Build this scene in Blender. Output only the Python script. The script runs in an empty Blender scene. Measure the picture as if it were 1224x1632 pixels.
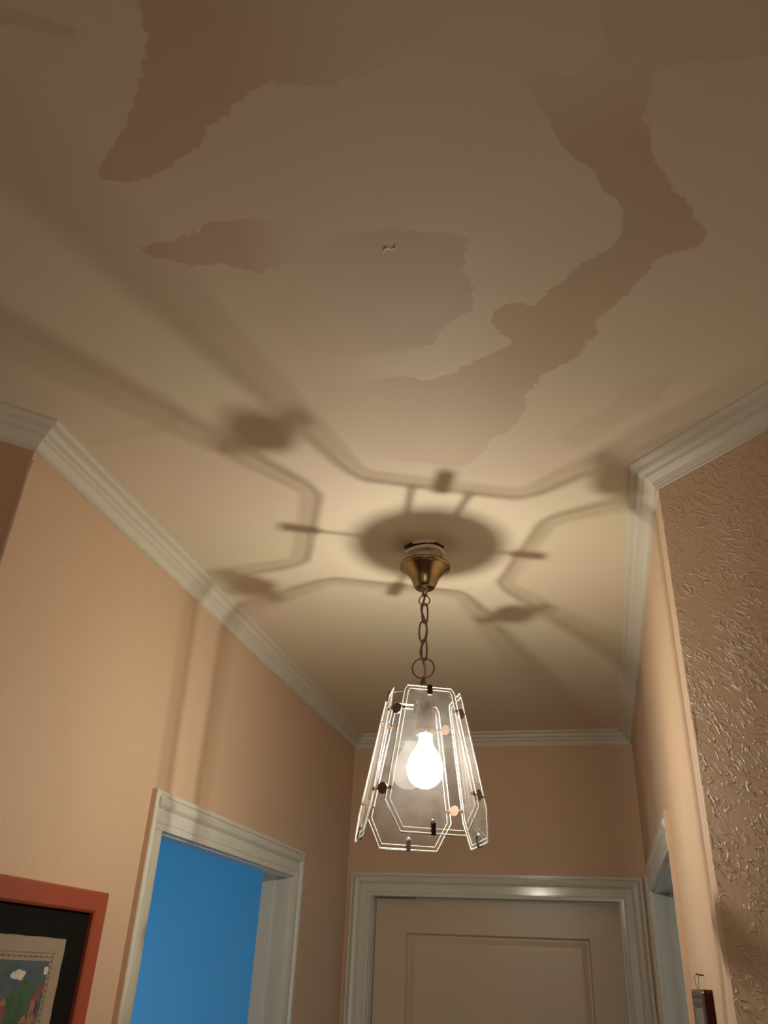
import bpy, bmesh, math, random
import numpy as np
from mathutils import Vector, Matrix
random.seed(7)
C = bpy.context.scene.collection
SC = bpy.context.scene
PI = math.pi
H = 1.80                                   # height of the camera above the floor

# ------------------------------------------------------------------ camera
R_ = Vector((0.97186086, 0.23185085, 0.04161317))
U_ = Vector((0.07967336, -0.48979559, 0.86818917))
F_ = Vector((-0.22167234, 0.84044361, 0.4944855))
cam_d = bpy.data.cameras.new('camera'); cam = bpy.data.objects.new('camera', cam_d); C.objects.link(cam)
cam_d.sensor_fit = 'VERTICAL'; cam_d.sensor_height = 36.0; cam_d.sensor_width = 27.0
cam_d.lens = 36.0 * 1290.39 / 1632; cam_d.clip_start = 0.02
m = Matrix((R_, U_, -F_)).transposed().to_4x4(); m.translation = (0, 0, H)
cam.matrix_world = m
SC.camera = cam

# ------------------------------------------------------------------ light and exposure
w = bpy.data.worlds.new('world'); SC.world = w; w.use_nodes = True
w.node_tree.nodes['Background'].inputs[0].default_value = (1.0, 0.90, 0.78, 1)
w.node_tree.nodes['Background'].inputs[1].default_value = 0.165
SC.view_settings.view_transform = 'Standard'; SC.view_settings.look = 'None'
SC.view_settings.gamma = 1.0; SC.view_settings.use_curve_mapping = False
SC.view_settings.exposure = 0.24
BULB_W = 7.0
def area(name, loc, target, sx, sy, watts, col):
    d = bpy.data.lights.new(name, 'AREA'); d.shape = 'RECTANGLE'; d.size = sx; d.size_y = sy; d.energy = watts; d.color = col
    o = bpy.data.objects.new(name, d); C.objects.link(o); o.location = loc
    o.rotation_euler = (Vector(target) - Vector(loc)).to_track_quat('-Z', 'Y').to_euler(); return o
area('blue_room_daylight', (-3.1, 2.3, 1.5), (-2.2, 4.3, 1.9), 0.9, 1.2, 22, (0.75, 0.9, 1.0))
area('side_room_daylight', (1.9, 2.2, 1.6), (0.3, 2.6, 2.0), 0.8, 1.2, 4, (0.5, 0.78, 1.0))
area('hall_fill', (0.6, -2.1, 1.7), (-0.3, 1.2, 2.4), 1.3, 1.3, 6.5, (1.0, 0.86, 0.72))  # unseen warm fill added behind the camera to lift the dim hall side
SC.cycles.sample_clamp_indirect = 3.0
SC.cycles.transparent_max_bounces = 32
SC.cycles.max_bounces = 10; SC.cycles.diffuse_bounces = 6

# ------------------------------------------------------------------ plan numbers (metres)
XL, XR = -0.9126, 0.1604                   # corridor walls
YL, YR, YE = 1.0104, 1.3225, 3.1790        # corner left, corner right, end wall
ZC = H + 0.8279                            # ceiling
ZB = ZC - 0.050                            # underside of the cornice
LX, LY = -0.3145, 1.5660                   # lamp axis

# ------------------------------------------------------------------ materials
def new_mat(name):
    mt = bpy.data.materials.new(name); mt.use_nodes = True
    nt = mt.node_tree; nt.nodes.clear(); out = nt.nodes.new('ShaderNodeOutputMaterial')
    return mt, nt, out
def N(nt, typ, **kw):
    n = nt.nodes.new(typ)
    for k, v in kw.items():
        if k.startswith('_'): setattr(n, k[1:], v)
        else: n.inputs[k.replace('__', ' ')].default_value = v
    return n
def principled(nt, out, col, rough, metal=0.0, spec=0.5):
    b = nt.nodes.new('ShaderNodeBsdfPrincipled')
    b.inputs['Base Color'].default_value = (*col, 1); b.inputs['Roughness'].default_value = rough
    b.inputs['Metallic'].default_value = metal; b.inputs['Specular IOR Level'].default_value = spec
    nt.links.new(b.outputs[0], out.inputs[0]); return b
def mix_rgb(nt, fac, a, b):
    n = nt.nodes.new('ShaderNodeMix'); n.data_type = 'RGBA'
    for s, v in ((n.inputs[0], fac), (n.inputs[6], a), (n.inputs[7], b)):
        if hasattr(v, 'is_output') or hasattr(v, 'node'): nt.links.new(v, s)
        elif isinstance(v, (int, float)): s.default_value = v
        else: s.default_value = (*v, 1)
    return n.outputs[2]
def simple(name, col, rough=0.5, metal=0.0, var=0.06, scale=30, bump=0.0, bscale=80, spec=0.5):
    mt, nt, out = new_mat(name); b = principled(nt, out, col, rough, metal, spec)
    tc = N(nt, 'ShaderNodeTexCoord'); n = N(nt, 'ShaderNodeTexNoise', Scale=scale, Detail=3.0)
    nt.links.new(tc.outputs['Object'], n.inputs['Vector'])
    c = mix_rgb(nt, n.outputs['Fac'], tuple(max(0, x*(1-var)) for x in col), tuple(min(1, x*(1+var)) for x in col))
    nt.links.new(c, b.inputs['Base Color'])
    if bump:
        n2 = N(nt, 'ShaderNodeTexNoise', Scale=bscale, Detail=2.0); nt.links.new(tc.outputs['Object'], n2.inputs['Vector'])
        bp = N(nt, 'ShaderNodeBump', Strength=bump, Distance=0.002); nt.links.new(n2.outputs['Fac'], bp.inputs['Height'])
        nt.links.new(bp.outputs[0], b.inputs['Normal'])
    return mt
def plaster(name, col, col2, relief, rough=0.6, axes=((0.5, -0.5, -0.7), (0.5, -0.5, 0.7), (0.7, 0.7, 0)), dist=0.003, spec=0.4, cover=0.5, scale=62.0, dens=14.0):
    """trowelled plaster: short raised worm-like ridges over a fine grain"""
    mt, nt, out = new_mat(name); b = principled(nt, out, col, rough, 0, spec)
    tc = N(nt, 'ShaderNodeTexCoord')
    big = N(nt, 'ShaderNodeTexNoise', Scale=2.2, Detail=3.0); nt.links.new(tc.outputs['Object'], big.inputs['Vector'])
    nt.links.new(mix_rgb(nt, big.outputs['Fac'], col, col2), b.inputs['Base Color'])
    mp = nt.nodes.new('ShaderNodeCombineXYZ')
    for i, (ax, sc_) in enumerate(zip(axes, (0.42, 1.0, 1.0))):
        d = N(nt, 'ShaderNodeVectorMath', _operation='DOT_PRODUCT'); d.inputs[1].default_value = tuple(q*sc_ for q in ax)
        nt.links.new(tc.outputs['Object'], d.inputs[0]); nt.links.new(d.outputs['Value'], mp.inputs[i])
    n = N(nt, 'ShaderNodeTexNoise', Scale=scale, Detail=2.0, Roughness=0.5, Distortion=0.7); nt.links.new(mp.outputs[0], n.inputs['Vector'])
    s = N(nt, 'ShaderNodeMath', _operation='SUBTRACT'); s.inputs[1].default_value = 0.5; nt.links.new(n.outputs['Fac'], s.inputs[0])
    a = N(nt, 'ShaderNodeMath', _operation='ABSOLUTE'); nt.links.new(s.outputs[0], a.inputs[0])
    r = nt.nodes.new('ShaderNodeMapRange'); r.interpolation_type = 'SMOOTHSTEP'
    r.inputs['From Min'].default_value = 0.0; r.inputs['From Max'].default_value = 0.055; r.inputs['To Min'].default_value = 1.0; r.inputs['To Max'].default_value = 0.0
    nt.links.new(a.outputs[0], r.inputs['Value'])
    pn = N(nt, 'ShaderNodeTexNoise', Scale=dens, Detail=2.0); nt.links.new(tc.outputs['Object'], pn.inputs['Vector'])
    pr = nt.nodes.new('ShaderNodeMapRange'); pr.inputs['From Min'].default_value = cover - 0.1; pr.inputs['From Max'].default_value = cover + 0.12
    nt.links.new(pn.outputs['Fac'], pr.inputs['Value'])
    mu = N(nt, 'ShaderNodeMath', _operation='MULTIPLY'); nt.links.new(r.outputs[0], mu.inputs[0]); nt.links.new(pr.outputs[0], mu.inputs[1])
    g = N(nt, 'ShaderNodeTexNoise', Scale=170.0, Detail=3.0); nt.links.new(tc.outputs['Object'], g.inputs['Vector'])
    gm = N(nt, 'ShaderNodeMath', _operation='MULTIPLY_ADD'); gm.inputs[1].default_value = 0.22
    nt.links.new(g.outputs['Fac'], gm.inputs[0]); nt.links.new(mu.outputs[0], gm.inputs[2])
    bp = N(nt, 'ShaderNodeBump', Strength=relief, Distance=dist); nt.links.new(gm.outputs[0], bp.inputs['Height'])
    nt.links.new(bp.outputs[0], b.inputs['Normal'])
    return mt
PEACH, PEACH2 = (0.62, 0.435, 0.295), (0.66, 0.475, 0.325)
M = {}
M['wall'] = plaster('peach_plaster', PEACH, PEACH2, 0.22, cover=0.55)
M['wall_rough'] = plaster('rough_peach_plaster', (0.56, 0.40, 0.275), (0.60, 0.42, 0.28), 0.55, rough=0.42, cover=0.42, dens=26.0, scale=80.0, dist=0.003)
M['wall_dim'] = plaster('shaded_peach_plaster', (0.52, 0.33, 0.22), (0.56, 0.36, 0.24), 0.25)  # peach plaster darkened: shade of the left flared wall put into its colour
M['bead'] = plaster('corner_plaster', (0.72, 0.52, 0.34), (0.76, 0.56, 0.38), 0.35, cover=0.5)
M['white'] = simple('cream_cornice_plaster', (0.66, 0.62, 0.52), 0.55, var=0.04, scale=6, bump=0.15, bscale=60)
M['gloss_white'] = simple('white_gloss_paint', (0.66, 0.65, 0.57), 0.16, var=0.04, scale=9, bump=0.05, bscale=30)
M['door'] = simple('cream_door_paint', (0.60, 0.50, 0.36), 0.38, var=0.05, scale=5, bump=0.1, bscale=50)
M['blue'] = simple('blue_wall_paint', (0.020, 0.245, 0.47), 0.6, var=0.05, scale=3, bump=0.1)
M['blue_grey'] = simple('blue_grey_wall_paint', (0.12, 0.22, 0.30), 0.6, var=0.05, scale=3)
M['floor'] = simple('brown_floor_tile', (0.30, 0.20, 0.13), 0.4, var=0.1, scale=4)
M['brass'] = simple('aged_brass', (0.36, 0.28, 0.15), 0.20, 1.0, var=0.12, scale=30)
M['brown_metal'] = simple('brown_lacquered_metal', (0.13, 0.08, 0.055), 0.38, 0.6)
M['dark_metal'] = simple('dark_metal', (0.035, 0.028, 0.022), 0.35, 0.7)
M['steel'] = simple('bright_steel', (0.6, 0.57, 0.5), 0.18, 1.0)
M['cord'] = simple('brown_cord_sheath', (0.17, 0.10, 0.07), 0.55)
M['cable'] = simple('cream_cable_sheath', (0.78, 0.68, 0.55), 0.5)
M['frame_red'] = simple('terracotta_painted_wood', (0.36, 0.075, 0.035), 0.42, var=0.12, scale=8)
M['black_mat'] = simple('black_mat_card', (0.006, 0.005, 0.004), 0.8, spec=0.15)
M['dark_wood'] = simple('dark_reddish_wood', (0.050, 0.008, 0.005), 0.55, var=0.2, scale=12, spec=0.2)
M['dark_frame'] = simple('dark_grey_brown_moulding', (0.10, 0.085, 0.075), 0.25, 0.2)
M['mirror'] = simple('aged_mirror_glass', (0.30, 0.30, 0.24), 0.25, 0.4)
M['flake'] = simple('pale_paint_flake', (0.85, 0.88, 0.70), 0.5)

# ceiling: cream paint with darker reddish patches whose outline is stored as a signed distance
def ceiling_mat():
    mt, nt, out = new_mat('patchy_ceiling_paint'); b = principled(nt, out, (0.6, 0.5, 0.4), 0.55, 0, 0.35)
    tc = N(nt, 'ShaderNodeTexCoord')
    n1 = N(nt, 'ShaderNodeTexNoise', Scale=3.2, Detail=2.0); nt.links.new(tc.outputs['Object'], n1.inputs['Vector'])
    cr = nt.nodes.new('ShaderNodeValToRGB'); e = cr.color_ramp.elements
    e[0].position = 0.38; e[0].color = (0.74, 0.665, 0.49, 1); e[1].position = 0.62; e[1].color = (0.77, 0.655, 0.51, 1)
    nt.links.new(n1.outputs['Fac'], cr.inputs[0])
    at = N(nt, 'ShaderNodeAttribute'); at.attribute_name = 'patch_distance'
    ak = N(nt, 'ShaderNodeAttribute'); ak.attribute_name = 'patch_strength'
    n2 = N(nt, 'ShaderNodeTexNoise', Scale=85.0, Detail=3.0, Roughness=0.6); nt.links.new(tc.outputs['Object'], n2.inputs['Vector'])
    n3 = N(nt, 'ShaderNodeTexNoise', Scale=22.0, Detail=2.0); nt.links.new(tc.outputs['Object'], n3.inputs['Vector'])
    m2 = N(nt, 'ShaderNodeMath', _operation='MULTIPLY_ADD'); m2.inputs[1].default_value = 0.020; m2.inputs[2].default_value = -0.010; nt.links.new(n2.outputs['Fac'], m2.inputs[0])
    m3 = N(nt, 'ShaderNodeMath', _operation='MULTIPLY_ADD'); m3.inputs[1].default_value = 0.016; nt.links.new(n3.outputs['Fac'], m3.inputs[0])
    m4 = N(nt, 'ShaderNodeMath', _operation='ADD'); m4.inputs[1].default_value = -0.008; nt.links.new(m2.outputs[0], m4.inputs[0]); nt.links.new(m4.outputs[0], m3.inputs[2])
    ad = N(nt, 'ShaderNodeMath', _operation='ADD'); nt.links.new(at.outputs['Fac'], ad.inputs[0]); nt.links.new(m3.outputs[0], ad.inputs[1])
    mr = nt.nodes.new('ShaderNodeMapRange'); mr.interpolation_type = 'SMOOTHSTEP'
    mr.inputs['From Min'].default_value = -0.0025; mr.inputs['From Max'].default_value = 0.0015; mr.inputs['To Min'].default_value = 1.0; mr.inputs['To Max'].default_value = 0.0
    nt.links.new(ad.outputs[0], mr.inputs['Value'])
    k = N(nt, 'ShaderNodeMath', _operation='MULTIPLY'); nt.links.new(mr.outputs[0], k.inputs[0]); nt.links.new(ak.outputs['Fac'], k.inputs[1])
    st = nt.nodes.new('ShaderNodeMix'); st.data_type = 'RGBA'; st.blend_type = 'MULTIPLY'
    nt.links.new(k.outputs[0], st.inputs[0]); nt.links.new(cr.outputs[0], st.inputs[6]); st.inputs[7].default_value = (0.82, 0.73, 0.68, 1)
    nt.links.new(st.outputs[2], b.inputs['Base Color'])
    n4 = N(nt, 'ShaderNodeTexNoise', Scale=60.0, Detail=2.0); nt.links.new(tc.outputs['Object'], n4.inputs['Vector'])
    bp = N(nt, 'ShaderNodeBump', Strength=0.12, Distance=0.0015); nt.links.new(n4.outputs['Fac'], bp.inputs['Height']); nt.links.new(bp.outputs[0], b.inputs['Normal'])
    return mt
M['ceiling'] = ceiling_mat()

def glass_mat(name, tint, haze, gloss_rough=0.02, extra=0.0, dust=(0.80, 0.80, 0.80)):
    """clear sheet glass: lets light and shadow rays straight through, mirrors by Fresnel, a little dust"""
    mt, nt, out = new_mat(name)
    tr = N(nt, 'ShaderNodeBsdfTransparent'); tr.inputs[0].default_value = (*tint, 1)
    gl = N(nt, 'ShaderNodeBsdfGlossy'); gl.inputs['Roughness'].default_value = gloss_rough; gl.inputs['Color'].default_value = (1, 0.96, 0.88, 1)
    # Schlick reflectance, the same for entering and leaving rays
    ge = nt.nodes.new('ShaderNodeNewGeometry'); dt = N(nt, 'ShaderNodeVectorMath', _operation='DOT_PRODUCT')
    nt.links.new(ge.outputs['Normal'], dt.inputs[0]); nt.links.new(ge.outputs['Incoming'], dt.inputs[1])
    ab = N(nt, 'ShaderNodeMath', _operation='ABSOLUTE'); nt.links.new(dt.outputs['Value'], ab.inputs[0])
    iv = N(nt, 'ShaderNodeMath', _operation='SUBTRACT'); iv.inputs[0].default_value = 1.0; nt.links.new(ab.outputs[0], iv.inputs[1])
    pw = N(nt, 'ShaderNodeMath', _operation='POWER'); pw.inputs[1].default_value = 5.0; nt.links.new(iv.outputs[0], pw.inputs[0])
    fr = N(nt, 'ShaderNodeMath', _operation='MULTIPLY_ADD'); fr.inputs[1].default_value = 0.9; fr.inputs[2].default_value = 0.025; nt.links.new(pw.outputs[0], fr.inputs[0])
    f2 = N(nt, 'ShaderNodeMath', _operation='ADD'); f2.inputs[1].default_value = extra; nt.links.new(fr.outputs[0], f2.inputs[0])
    mx = N(nt, 'ShaderNodeMixShader'); nt.links.new(f2.outputs[0], mx.inputs[0]); nt.links.new(tr.outputs[0], mx.inputs[1]); nt.links.new(gl.outputs[0], mx.inputs[2])
    df = N(nt, 'ShaderNodeBsdfDiffuse'); df.inputs[0].default_value = (*dust, 1)
    tl = N(nt, 'ShaderNodeBsdfTranslucent'); tl.inputs[0].default_value = (*dust, 1)
    dm = N(nt, 'ShaderNodeMixShader'); dm.inputs[0].default_value = 0.5; nt.links.new(df.outputs[0], dm.inputs[1]); nt.links.new(tl.outputs[0], dm.inputs[2])
    tcn = N(nt, 'ShaderNodeTexCoord'); ns = N(nt, 'ShaderNodeTexNoise', Scale=35.0, Detail=3.0); nt.links.new(tcn.outputs['Object'], ns.inputs['Vector'])
    hz = N(nt, 'ShaderNodeMath', _operation='MULTIPLY'); hz.inputs[1].default_value = haze*2; nt.links.new(ns.outputs['Fac'], hz.inputs[0])
    m2 = N(nt, 'ShaderNodeMixShader'); nt.links.new(hz.outputs[0], m2.inputs[0]); nt.links.new(mx.outputs[0], m2.inputs[1]); nt.links.new(dm.outputs[0], m2.inputs[2])
    nt.links.new(m2.outputs[0], out.inputs[0]); return mt
M['glass'] = glass_mat('clear_lamp_glass', (0.975, 0.97, 0.955), 0.014)
M['bevel'] = glass_mat('bevelled_lamp_glass', (0.86, 0.85, 0.82), 0.010, 0.05, 0.02)
M['edge'] = glass_mat('ground_glass_edge', (0.9, 0.9, 0.86), 0.75, 0.12, 0.12)
M['sleeve'] = glass_mat('amber_translucent_sleeve', (0.62, 0.46, 0.30), 0.10, 0.04, 0.10, (0.55, 0.36, 0.20))
def bulb_mat():
    mt, nt, out = new_mat('glowing_bulb_glass')
    tr = N(nt, 'ShaderNodeBsdfTransparent'); em = N(nt, 'ShaderNodeEmission'); em.inputs[0].default_value = (1, 0.97, 0.92, 1); em.inputs[1].default_value = 3.0
    ad = N(nt, 'ShaderNodeAddShader'); nt.links.new(tr.outputs[0], ad.inputs[0]); nt.links.new(em.outputs[0], ad.inputs[1]); nt.links.new(ad.outputs[0], out.inputs[0]); return mt
M['bulb'] = bulb_mat()
def art_mat(name, c1, c2, scale=60):
    return simple(name, c1, 0.75, var=0.0, scale=scale) if c2 is None else _two(name, c1, c2, scale)
def _two(name, c1, c2, scale):
    mt, nt, out = new_mat(name); b = principled(nt, out, c1, 0.75)
    tc = N(nt, 'ShaderNodeTexCoord'); n = N(nt, 'ShaderNodeTexNoise', Scale=scale, Detail=3.0); nt.links.new(tc.outputs['Object'], n.inputs['Vector'])
    r = nt.nodes.new('ShaderNodeValToRGB'); r.color_ramp.elements[0].position = 0.42; r.color_ramp.elements[1].position = 0.58
    r.color_ramp.elements[0].color = (*c1, 1); r.color_ramp.elements[1].color = (*c2, 1)
    nt.links.new(n.outputs['Fac'], r.inputs[0]); nt.links.new(r.outputs[0], b.inputs['Base Color']); return mt
M['paper'] = art_mat('aged_print_paper', (0.30, 0.245, 0.165), (0.34, 0.26, 0.18), 25)

# ------------------------------------------------------------------ mesh helpers
def obj(name, bm, mat, parent=None, smooth=False):
    me = bpy.data.meshes.new(name); bm.normal_update(); bm.to_mesh(me); bm.free()
    for mt in (mat if isinstance(mat, (list, tuple)) else [mat]): me.materials.append(mt)
    if smooth: me.polygons.foreach_set('use_smooth', [True]*len(me.polygons))
    o = bpy.data.objects.new(name, me); C.objects.link(o)
    if parent: o.parent = parent; o.matrix_parent_inverse = Matrix.Translation(-parent_loc(parent))
    return o
def parent_loc(p):
    v = Vector(p.location)
    return v
def struct(name, bm, mat, parent=None, smooth=False):
    o = obj(name, bm, mat, parent, smooth)
    if parent is None: o['kind'] = 'structure'
    return o
def tag(o, label, cat, group=None):
    o['label'] = label; o['category'] = cat
    if group: o['group'] = group
    return o
def thing(name, label, cat, loc):
    o = bpy.data.objects.new(name, None); o.empty_display_size = 0.05; C.objects.link(o); o.location = loc
    return tag(o, label, cat)
def add_box(bm, lo, hi, mi=0):
    x0, y0, z0 = lo; x1, y1, z1 = hi
    v = [bm.verts.new(p) for p in ((x0,y0,z0),(x1,y0,z0),(x1,y1,z0),(x0,y1,z0),(x0,y0,z1),(x1,y0,z1),(x1,y1,z1),(x0,y1,z1))]
    for f in ((3,2,1,0),(4,5,6,7),(0,1,5,4),(1,2,6,5),(2,3,7,6),(3,0,4,7)):
        bm.faces.new([v[i] for i in f]).material_index = mi
def box(lo, hi):
    bm = bmesh.new(); add_box(bm, lo, hi); return bm
def add_prism(bm, pts, z0, z1):
    n = len(pts); a = [bm.verts.new((*p, z0)) for p in pts]; b = [bm.verts.new((*p, z1)) for p in pts]
    bm.faces.new(a[::-1]); bm.faces.new(b)
    for i in range(n): bm.faces.new((a[i], a[(i+1) % n], b[(i+1) % n], b[i]))
def add_tube(bm, pts, r, seg=8, closed=False, caps=True):
    pts = [Vector(p) for p in pts]; n = len(pts); rings = []
    rr = r if isinstance(r, (list, tuple)) else [r]*n
    up = None
    for i, p in enumerate(pts):
        if closed: t = (pts[(i+1) % n] - pts[i-1])
        else: t = pts[min(i+1, n-1)] - pts[max(i-1, 0)]
        t.normalize()
        if up is None:
            up = t.orthogonal().normalized()
        up = (up - t*up.dot(t))
        up = up.normalized() if up.length > 1e-6 else t.orthogonal().normalized()
        s = t.cross(up)
        rings.append([bm.verts.new(p + rr[i]*(math.cos(2*PI*k/seg)*up + math.sin(2*PI*k/seg)*s)) for k in range(seg)])
    for i in range(n if closed else n-1):
        a, b = rings[i], rings[(i+1) % n]
        off = 0
        if closed and i == n-1:   # align the seam
            off = min(range(seg), key=lambda o: sum((a[k].co - b[(k+o) % seg].co).length for k in range(seg)))
        for k in range(seg):
            bm.faces.new((a[k], a[(k+1) % seg], b[(k+1+off) % seg], b[(k+off) % seg]))
    if not closed and caps: bm.faces.new(rings[0][::-1]); bm.faces.new(rings[-1])
def add_lathe(bm, prof, c=(0, 0, 0), seg=32, cap=True):
    rings = []
    for r, z in prof:
        rings.append([bm.verts.new((c[0]+r*math.cos(2*PI*k/seg), c[1]+r*math.sin(2*PI*k/seg), c[2]+z)) for k in range(seg)])
    for a, b in zip(rings, rings[1:]):
        for k in range(seg): bm.faces.new((a[k], a[(k+1) % seg], b[(k+1) % seg], b[k]))
    if cap:
        if prof[0][0] > 1e-5: bm.faces.new(rings[0][::-1])
        if prof[-1][0] > 1e-5: bm.faces.new(rings[-1])
    bmesh.ops.recalc_face_normals(bm, faces=bm.faces)

# ------------------------------------------------------------------ the setting
T = 0.085                                   # corridor wall thickness = depth of the door reveals
def pnorm(x, y): l = math.hypot(x, y); return (x/l, y/l)
S2 = math.sqrt(0.5); FL = 1.30
# left corridor wall with the opening of the blue room
LD0, LD1, LDZ = 1.686, 2.557, H + 0.244
bm = bmesh.new()
add_prism(bm, [(XL, YL), (XL, LD0), (XL-T, LD0), (XL-T, YL+0.414*T)], 0, ZC)
add_prism(bm, [(XL, LD1), (XL, YE+0.1), (XL-T, YE+0.1), (XL-T, LD1)], 0, ZC)
add_prism(bm, [(XL, LD0), (XL, LD1), (XL-T, LD1), (XL-T, LD0)], LDZ+0.018, ZC)
add_prism(bm, [(XL, LD0), (XL, LD1), (XL-0.04, LD1), (XL-0.04, LD0)], LDZ, LDZ+0.018)
bmesh.ops.recalc_face_normals(bm, faces=bm.faces); struct('wall_left', bm, M['wall'])
# right corridor wall with the opening of the side room
RD0, RD1, RDZ = 1.985, 2.85, H + 0.251
bm = bmesh.new()
add_prism(bm, [(XR, YR), (XR+T, YR+0.414*T), (XR+T, RD0), (XR, RD0)], 0, ZC)
add_prism(bm, [(XR, RD1), (XR+T, RD1), (XR+T, YE+0.1), (XR, YE+0.1)], 0, ZC)
add_prism(bm, [(XR, RD0), (XR+T, RD0), (XR+T, RD1), (XR, RD1)], RDZ, ZC)
bmesh.ops.recalc_face_normals(bm, faces=bm.faces); struct('wall_right', bm, M['wall'])
# end wall with the closed door
ED0, ED1, EDZ = -0.818, 0.070, H + 0.249
bm = bmesh.new()
add_box(bm, (XL-T, YE, 0), (ED0, YE+0.12, ZC)); add_box(bm, (ED1, YE, 0), (XR+T, YE+0.12, ZC)); add_box(bm, (ED0, YE, EDZ), (ED1, YE+0.12, ZC))
struct('wall_end', bm, M['wall'])
# flared walls of the hall, 45 degrees to the corridor
bm = bmesh.new()
add_prism(bm, [(XL, YL), (XL-T, YL+0.414*T), (XL-FL-T, YL-FL+0.414*T), (XL-FL, YL-FL)], 0, ZC)
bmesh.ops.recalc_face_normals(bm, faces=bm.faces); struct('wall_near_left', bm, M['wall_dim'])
bm = bmesh.new()
add_prism(bm, [(XR, YR), (XR+FL, YR-FL), (XR+FL+T, YR-FL+0.414*T), (XR+T, YR+0.414*T)], 0, ZC)
bmesh.ops.recalc_face_normals(bm, faces=bm.faces); struct('wall_near_right', bm, M['wall_rough'])
bm = bmesh.new(); add_box(bm, (XL-FL-T, -2.4, 0), (XL-FL, YL-FL, ZC)); struct('wall_hall_left', bm, M['wall_rough'])
bm = bmesh.new(); add_box(bm, (XR+FL, -2.4, 0), (XR+FL+T, YR-FL, ZC)); struct('wall_hall_right', bm, M['wall_rough'])
struct('floor', box((-4.0, -2.4, -0.1), (2.6, 4.9, 0)), M['floor'])

# rooms beyond the two side doors
X0 = XL - T
bm = bmesh.new(); add_box(bm, (-4.0, 4.3, 0), (X0, 4.4, ZC+0.02)); add_box(bm, (-4.1, 1.15, 0), (-4.0, 4.4, ZC+0.02))
add_box(bm, (-4.0, 1.11, 0), (X0, 1.15, ZC+0.02)); add_box(bm, (X0, YE+0.12, 0), (X0+0.1, 4.4, ZC+0.02))
struct('wall_blue_room', bm, M['blue'])
bm = bmesh.new(); add_box(bm, (-4.1, 1.11, ZC+0.02), (X0+0.1, 4.4, ZC+0.1)); struct('ceiling_blue_room', bm, M['white'])
X1 = XR + T
bm = bmesh.new(); add_box(bm, (X1-0.05, 3.32, 0), (2.5, 3.42, ZC+0.02)); add_box(bm, (2.5, 1.45, 0), (2.6, 3.42, ZC+0.02))
add_box(bm, (X1+0.1, 1.45, 0), (2.5, 1.53, ZC+0.02)); struct('wall_side_room', bm, M['blue_grey'])
bm = bmesh.new(); add_box(bm, (X1, 1.45, ZC+0.02), (2.6, 3.42, ZC+0.1)); struct('ceiling_side_room', bm, M['white'])

# ceiling with darker reddish patches
PATCHES = {
'A': (1.0, [(-0.374,0.358),(-0.382,0.387),(-0.381,0.403),(-0.393,0.42),(-0.416,0.447),(-0.438,0.473),(-0.47,0.502),(-0.501,0.521),(-0.527,0.551),(-0.496,0.564),(-0.457,0.562),(-0.428,0.553),(-0.402,0.541),(-0.369,0.523),(-0.352,0.51),(-0.314,0.491),(-0.282,0.476),(-0.23,0.49),(-0.162,0.494),(-0.096,0.467),(-0.02,0.40),(0.05,0.30),(-0.10,0.20),(-0.36,0.26)]),
'B': (0.85, [(-0.536,0.661),(-0.51,0.656),(-0.455,0.653),(-0.423,0.642),(-0.362,0.642),(-0.312,0.667),(-0.303,0.695),(-0.318,0.714),(-0.361,0.731),(-0.385,0.732),(-0.408,0.721),(-0.433,0.705),(-0.458,0.71),(-0.484,0.695),(-0.522,0.679)]),
'C': (0.6, [(-0.333,0.728),(-0.26,0.69),(-0.195,0.696),(-0.098,0.725),(-0.112,0.777),(-0.101,0.82),(-0.113,0.861),(-0.156,0.886),(-0.179,0.923),(-0.229,0.928),(-0.309,0.928),(-0.382,0.899),(-0.401,0.812)]),
'D': (1.0, [(0.05,0.30),(0.068,0.453),(0.074,0.516),(0.045,0.538),(-0.012,0.519),(0.01,0.582),(0.029,0.624),(0.056,0.653),(0.063,0.676),(0.089,0.709),(0.094,0.734),(0.091,0.766),(0.07,0.785),(0.045,0.802),(0.016,0.825),(0.002,0.846),(-0.025,0.869),(-0.052,0.856),(-0.076,0.862),(-0.087,0.883),(-0.082,0.913),(-0.06,0.938),(-0.089,0.957),(-0.124,0.97),(-0.162,0.993),(-0.205,1.005),(-0.241,0.984),(-0.293,0.985),(-0.388,0.984),(-0.423,1.056),(-0.379,1.18),(-0.294,1.227),(-0.183,1.268),(-0.132,1.213),(-0.124,1.184),(-0.091,1.167),(-0.059,1.112),(-0.052,1.062),(-0.017,1.02),(0.031,0.992),(0.046,0.958),(0.073,0.943),(0.06,0.92),(0.082,0.892),(0.111,0.867),(0.13,0.83),(0.141,0.81),(0.191,0.801),(0.199,0.785),(0.183,0.752),(0.161,0.714),(0.141,0.679),(0.126,0.65),(0.118,0.612),(0.111,0.595),(0.123,0.575),(0.122,0.548),(0.165,0.549),(0.30,0.565),(0.5,0.40),(0.3,0.2)]),
'E': (0.26, [(-0.013,1.204),(0.01,1.17),(0.068,1.135),(0.107,1.075),(0.181,1.05),(0.157,1.125),(0.088,1.184),(0.024,1.25)]),
'F': (0.5, [(-0.62,0.30),(-0.526,0.34),(-0.483,0.362),(-0.452,0.381),(-0.425,0.384),(-0.458,0.391),(-0.498,0.373),(-0.541,0.36),(-0.64,0.33)]),
'G': (0.2, [(-0.864,1.064),(-0.767,1.051),(-0.635,1.008),(-0.666,1.059),(-0.754,1.074),(-0.852,1.087)]),
}
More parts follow.
